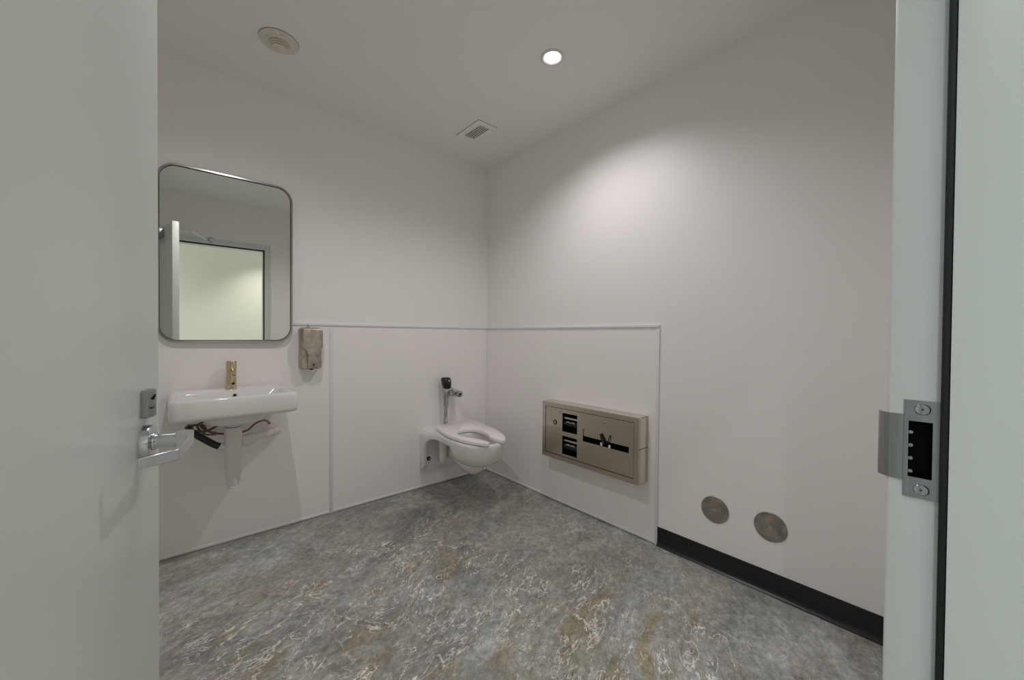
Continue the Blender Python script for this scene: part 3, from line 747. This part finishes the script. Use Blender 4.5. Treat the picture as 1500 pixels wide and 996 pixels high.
# ------------------------------------------------------------------ cleanout discs
for y, z, lb, r_ in ((-1.896, .304, 'round stainless cleanout cover, nearer the dispenser cabinet', .0665), (-2.137, .308, 'round stainless cleanout cover, nearer the door frame', .0670)):
    bm = BM(); lathe(bm, (0, y, z), [(.0005, r_), (-.002, r_), (-.0035, r_ - .0015), (-.0045, r_ * .5), (-.0042, .012), (-.0030, .008)], 'x', 64)
    rt = thing('cleanout_cover', (0, y, z), lb, 'cleanout cover', 'round metal cleanout covers low on the right wall')
    obj('disc', bm, M['disc'], rt)
    bm = BM(); lathe(bm, (0, y, z), [(-.003, .0085), (-.0052, .0085), (-.0058, .006), (-.0050, .003)], 'x', 24); obj('screw', bm, M['chrome'], rt)

# ------------------------------------------------------------------ ceiling fittings
ax_, ay_ = -1.660, -.487
al = thing('ceiling_alarm', (ax_, ay_, H), 'round ivory alarm with stepped rings on the ceiling above the mirror', 'alarm')
bm = BM(); lathe(bm, (ax_, ay_, H), [(-.0016, .0845), (-.0045, .0850), (-.0065, .0835), (-.0075, .058), (-.008, .053)], n=64); obj('base_plate', bm, M['ivory'], al, angle=30)
bm = BM(); lathe(bm, (ax_, ay_, H), [(0, .0856), (-.0015, .0856)], n=64); obj('edge_shadow', bm, M['gap_shade'], al)  # thin dark ring drawn as the shadow line round the base plate
bm = BM(); lathe(bm, (ax_, ay_, H), [(-.007, .0575), (-.010, .0570), (-.013, .050), (-.0135, .044), (-.0145, .0435)], n=64); obj('step_ring', bm, M['ivory'], al, angle=25)
bm = BM(); lathe(bm, (ax_, ay_, H), [(-.0130, .0300), (-.0340, .0250)], n=48); obj('louvre_core', bm, M['gap_shade'], al, angle=25)  # core coloured dark for the shade between the rings
for z, r_ in ((-.0205, .0425), (-.0285, .0370)):
    bm = BM(); lathe(bm, (ax_, ay_, H), [(z + .0035, r_ - .006), (z + .0030, r_), (z - .0010, r_ + .0008), (z - .0020, r_ - .001), (z - .002, r_ - .007)], n=56); obj('louvre_ring', bm, M['ivory'], al, angle=25)
bm = BM(); lathe(bm, (ax_, ay_, H), [(-.0335, .0275), (-.0345, .0325), (-.0370, .0325), (-.0400, .0295), (-.0415, .0240), (-.0420, .001)], n=48); dm = obj('cap', bm, M['ivory'], al, angle=25)
bm = BM(); lathe(bm, (ax_ - .012, ay_ - .006, H - .0418), [(0, .003), (-.0008, .003)], n=14); obj('test_light', bm, M['worn'], dm)
bm = BM(); box(bm, ax_ - .026, ax_ + .030, ay_ - .0720, ay_ - .0620, H - .0082, H - .0066); lb_ = obj('name_strip', bm, mat('pale strip', (.85, .84, .80), .4), al, smooth=False)
bm = BM(); box(bm, ax_ - .010, ax_ + .006, ay_ - .0685, ay_ - .0655, H - .0086, H - .0080); box(bm, ax_ + .012, ax_ + .017, ay_ - .0695, ay_ - .0645, H - .0086, H - .0080); obj('print', bm, M['worn'], lb_, smooth=False)

vx0, vx1, vy0, vy1 = -.531, -.377, -.588, -.322
ve = thing('ceiling_vent', ((vx0 + vx1) / 2, (vy0 + vy1) / 2, H), 'small white louvred vent grille on the ceiling near the corner', 'vent')
ix0, ix1, iy0, iy1 = -.495, -.411, -.547, -.362
bm = BM(); holes_plate(bm, vx0, vx1, vy0, vy1, [(ix0, ix1, iy0, iy1)], lambda u, v, w: (u, v, w), H - .0003, H - .008); obj('vent_frame', bm, M['ceil'], ve, smooth=False)
obj('edge_shadow', box(BM(), vx0 - .0012, vx1 + .0012, vy0 - .0012, vy1 + .0012, H - .0014, H - .0002), M['gap_shade'], ve, smooth=False)  # dark backing, slightly oversize, painted in as the frame's shadow line
obj('duct_back', box(BM(), ix0, ix1, iy0, iy1, H - .0026, H - .0014), M['gap_shade'], ve, smooth=False)  # dark plate colours in the shade between the slats
for k in range(5):
    x = ix0 + .006 + k * (ix1 - ix0 - .006) / 5
    bm = BM(); box(bm, -.0045, .0045, iy0, iy1, -.0005, .0005)
    bmesh.ops.rotate(bm, cent=(0, 0, 0), matrix=Matrix.Rotation(math.radians(-12), 3, 'Y'), verts=bm.verts)
    bmesh.ops.translate(bm, vec=(x + .003, 0, H - .0052), verts=bm.verts)
    obj('slat', bm, M['ceil'], ve, smooth=False)
for y in (vy0 + .020, vy1 - .020):
    bm = BM(); lathe(bm, ((vx0 + vx1) / 2, y, H - .0058), [(0, .0032), (-.0012, .003), (-.0016, .001)], n=12); obj('screw', bm, M['worn'], ve)

def spot(name, loc, w, size, blend, col=(1, 1, 1), rad=.03):
    l = bpy.data.lights.new(name, 'SPOT'); l.energy = w; l.spot_size = math.radians(size); l.spot_blend = blend; l.color = col; l.shadow_soft_size = rad
    o = bpy.data.objects.new(name, l); o.location = loc; C.objects.link(o); return o
def downlight(x, y, label, z=H, watt=60, size=150, blend=1., col=(1, .948, .958), group='recessed washroom downlights', rad=.012):
    t_ = thing('recessed_downlight', (x, y, z), label, 'light', group)
    bm = BM(); prof = [(0, .060), (-.003, .060), (-.005, .056), (-.0045, .048), (-.001, .0402), (0, .0402)]
    R_ = [[bm.verts.new(p) for p in circ((x, y, z + h), r_, 56)] for h, r_ in prof]
    for a, b_ in zip(R_, R_[1:]):
        for i in range(56): bm.faces.new((a[i], a[(i + 1) % 56], b_[(i + 1) % 56], b_[i]))
    obj('trim_ring', bm, M['ivory'], t_)
    bm = BM(); lathe(bm, (x, y, z), [(-.0002, .0400), (-.004, .0360), (-.0095, .0250), (-.0115, .010), (-.012, .001)], n=40); obj('lamp_lens', bm, M['lens'], t_)
    s_ = spot('downlight_beam', (0, 0, -.022), watt, size, blend, col, rad); s_.parent = t_
    return t_
downlight(-.589, -1.301, 'lit recessed downlight in the ceiling above the right wall', watt=25.5, size=143, blend=.8)
downlight(-1.79, -1.30, 'recessed downlight in the ceiling in front of the sink, outside the picture', watt=25.5, size=158, blend=.8)
downlight(-1.16, HY + .50, 'recessed corridor downlight close to the far corridor wall', watt=62, size=102, blend=.9, col=(1, .95, .86), group='recessed corridor downlights')
downlight(-2.7, -3.05, 'recessed corridor downlight in line with the open door', watt=42, size=140, blend=1., col=(.95, 1, .98), group='recessed corridor downlights')

# ------------------------------------------------------------------ even fill light added through the open corridor ends
w = bpy.data.worlds.new('world'); S.world = w; w.use_nodes = True
bg = w.node_tree.nodes['Background']; bg.inputs['Color'].default_value = (.86, .96, 1., 1); bg.inputs['Strength'].default_value = 1.1

# ------------------------------------------------------------------ camera
cam = bpy.data.cameras.new('camera'); cam.sensor_width = 36; cam.sensor_fit = 'HORIZONTAL'; cam.lens = 565.335 / 1500 * 36; cam.clip_start = .01
co = bpy.data.objects.new('camera', cam); C.objects.link(co)
r_ = Vector((.75148, -.6597, .00822)).normalized(); u_ = Vector((.00199, .01472, .99989)).normalized(); f_ = Vector((.65975, .75138, -.01238)).normalized()
m3 = Matrix((r_, u_, -f_)).transposed(); co.matrix_world = Matrix.Translation((-2.05137, -2.67106, 1.17532)) @ m3.to_4x4()
S.camera = co
S.view_settings.view_transform = 'Standard'
S.view_settings.look = 'None'
S.view_settings.gamma = 1
S.view_settings.use_curve_mapping = False
S.view_settings.exposure = 0.08
S.cycles.max_bounces = 16; S.cycles.diffuse_bounces = 10; S.cycles.glossy_bounces = 6
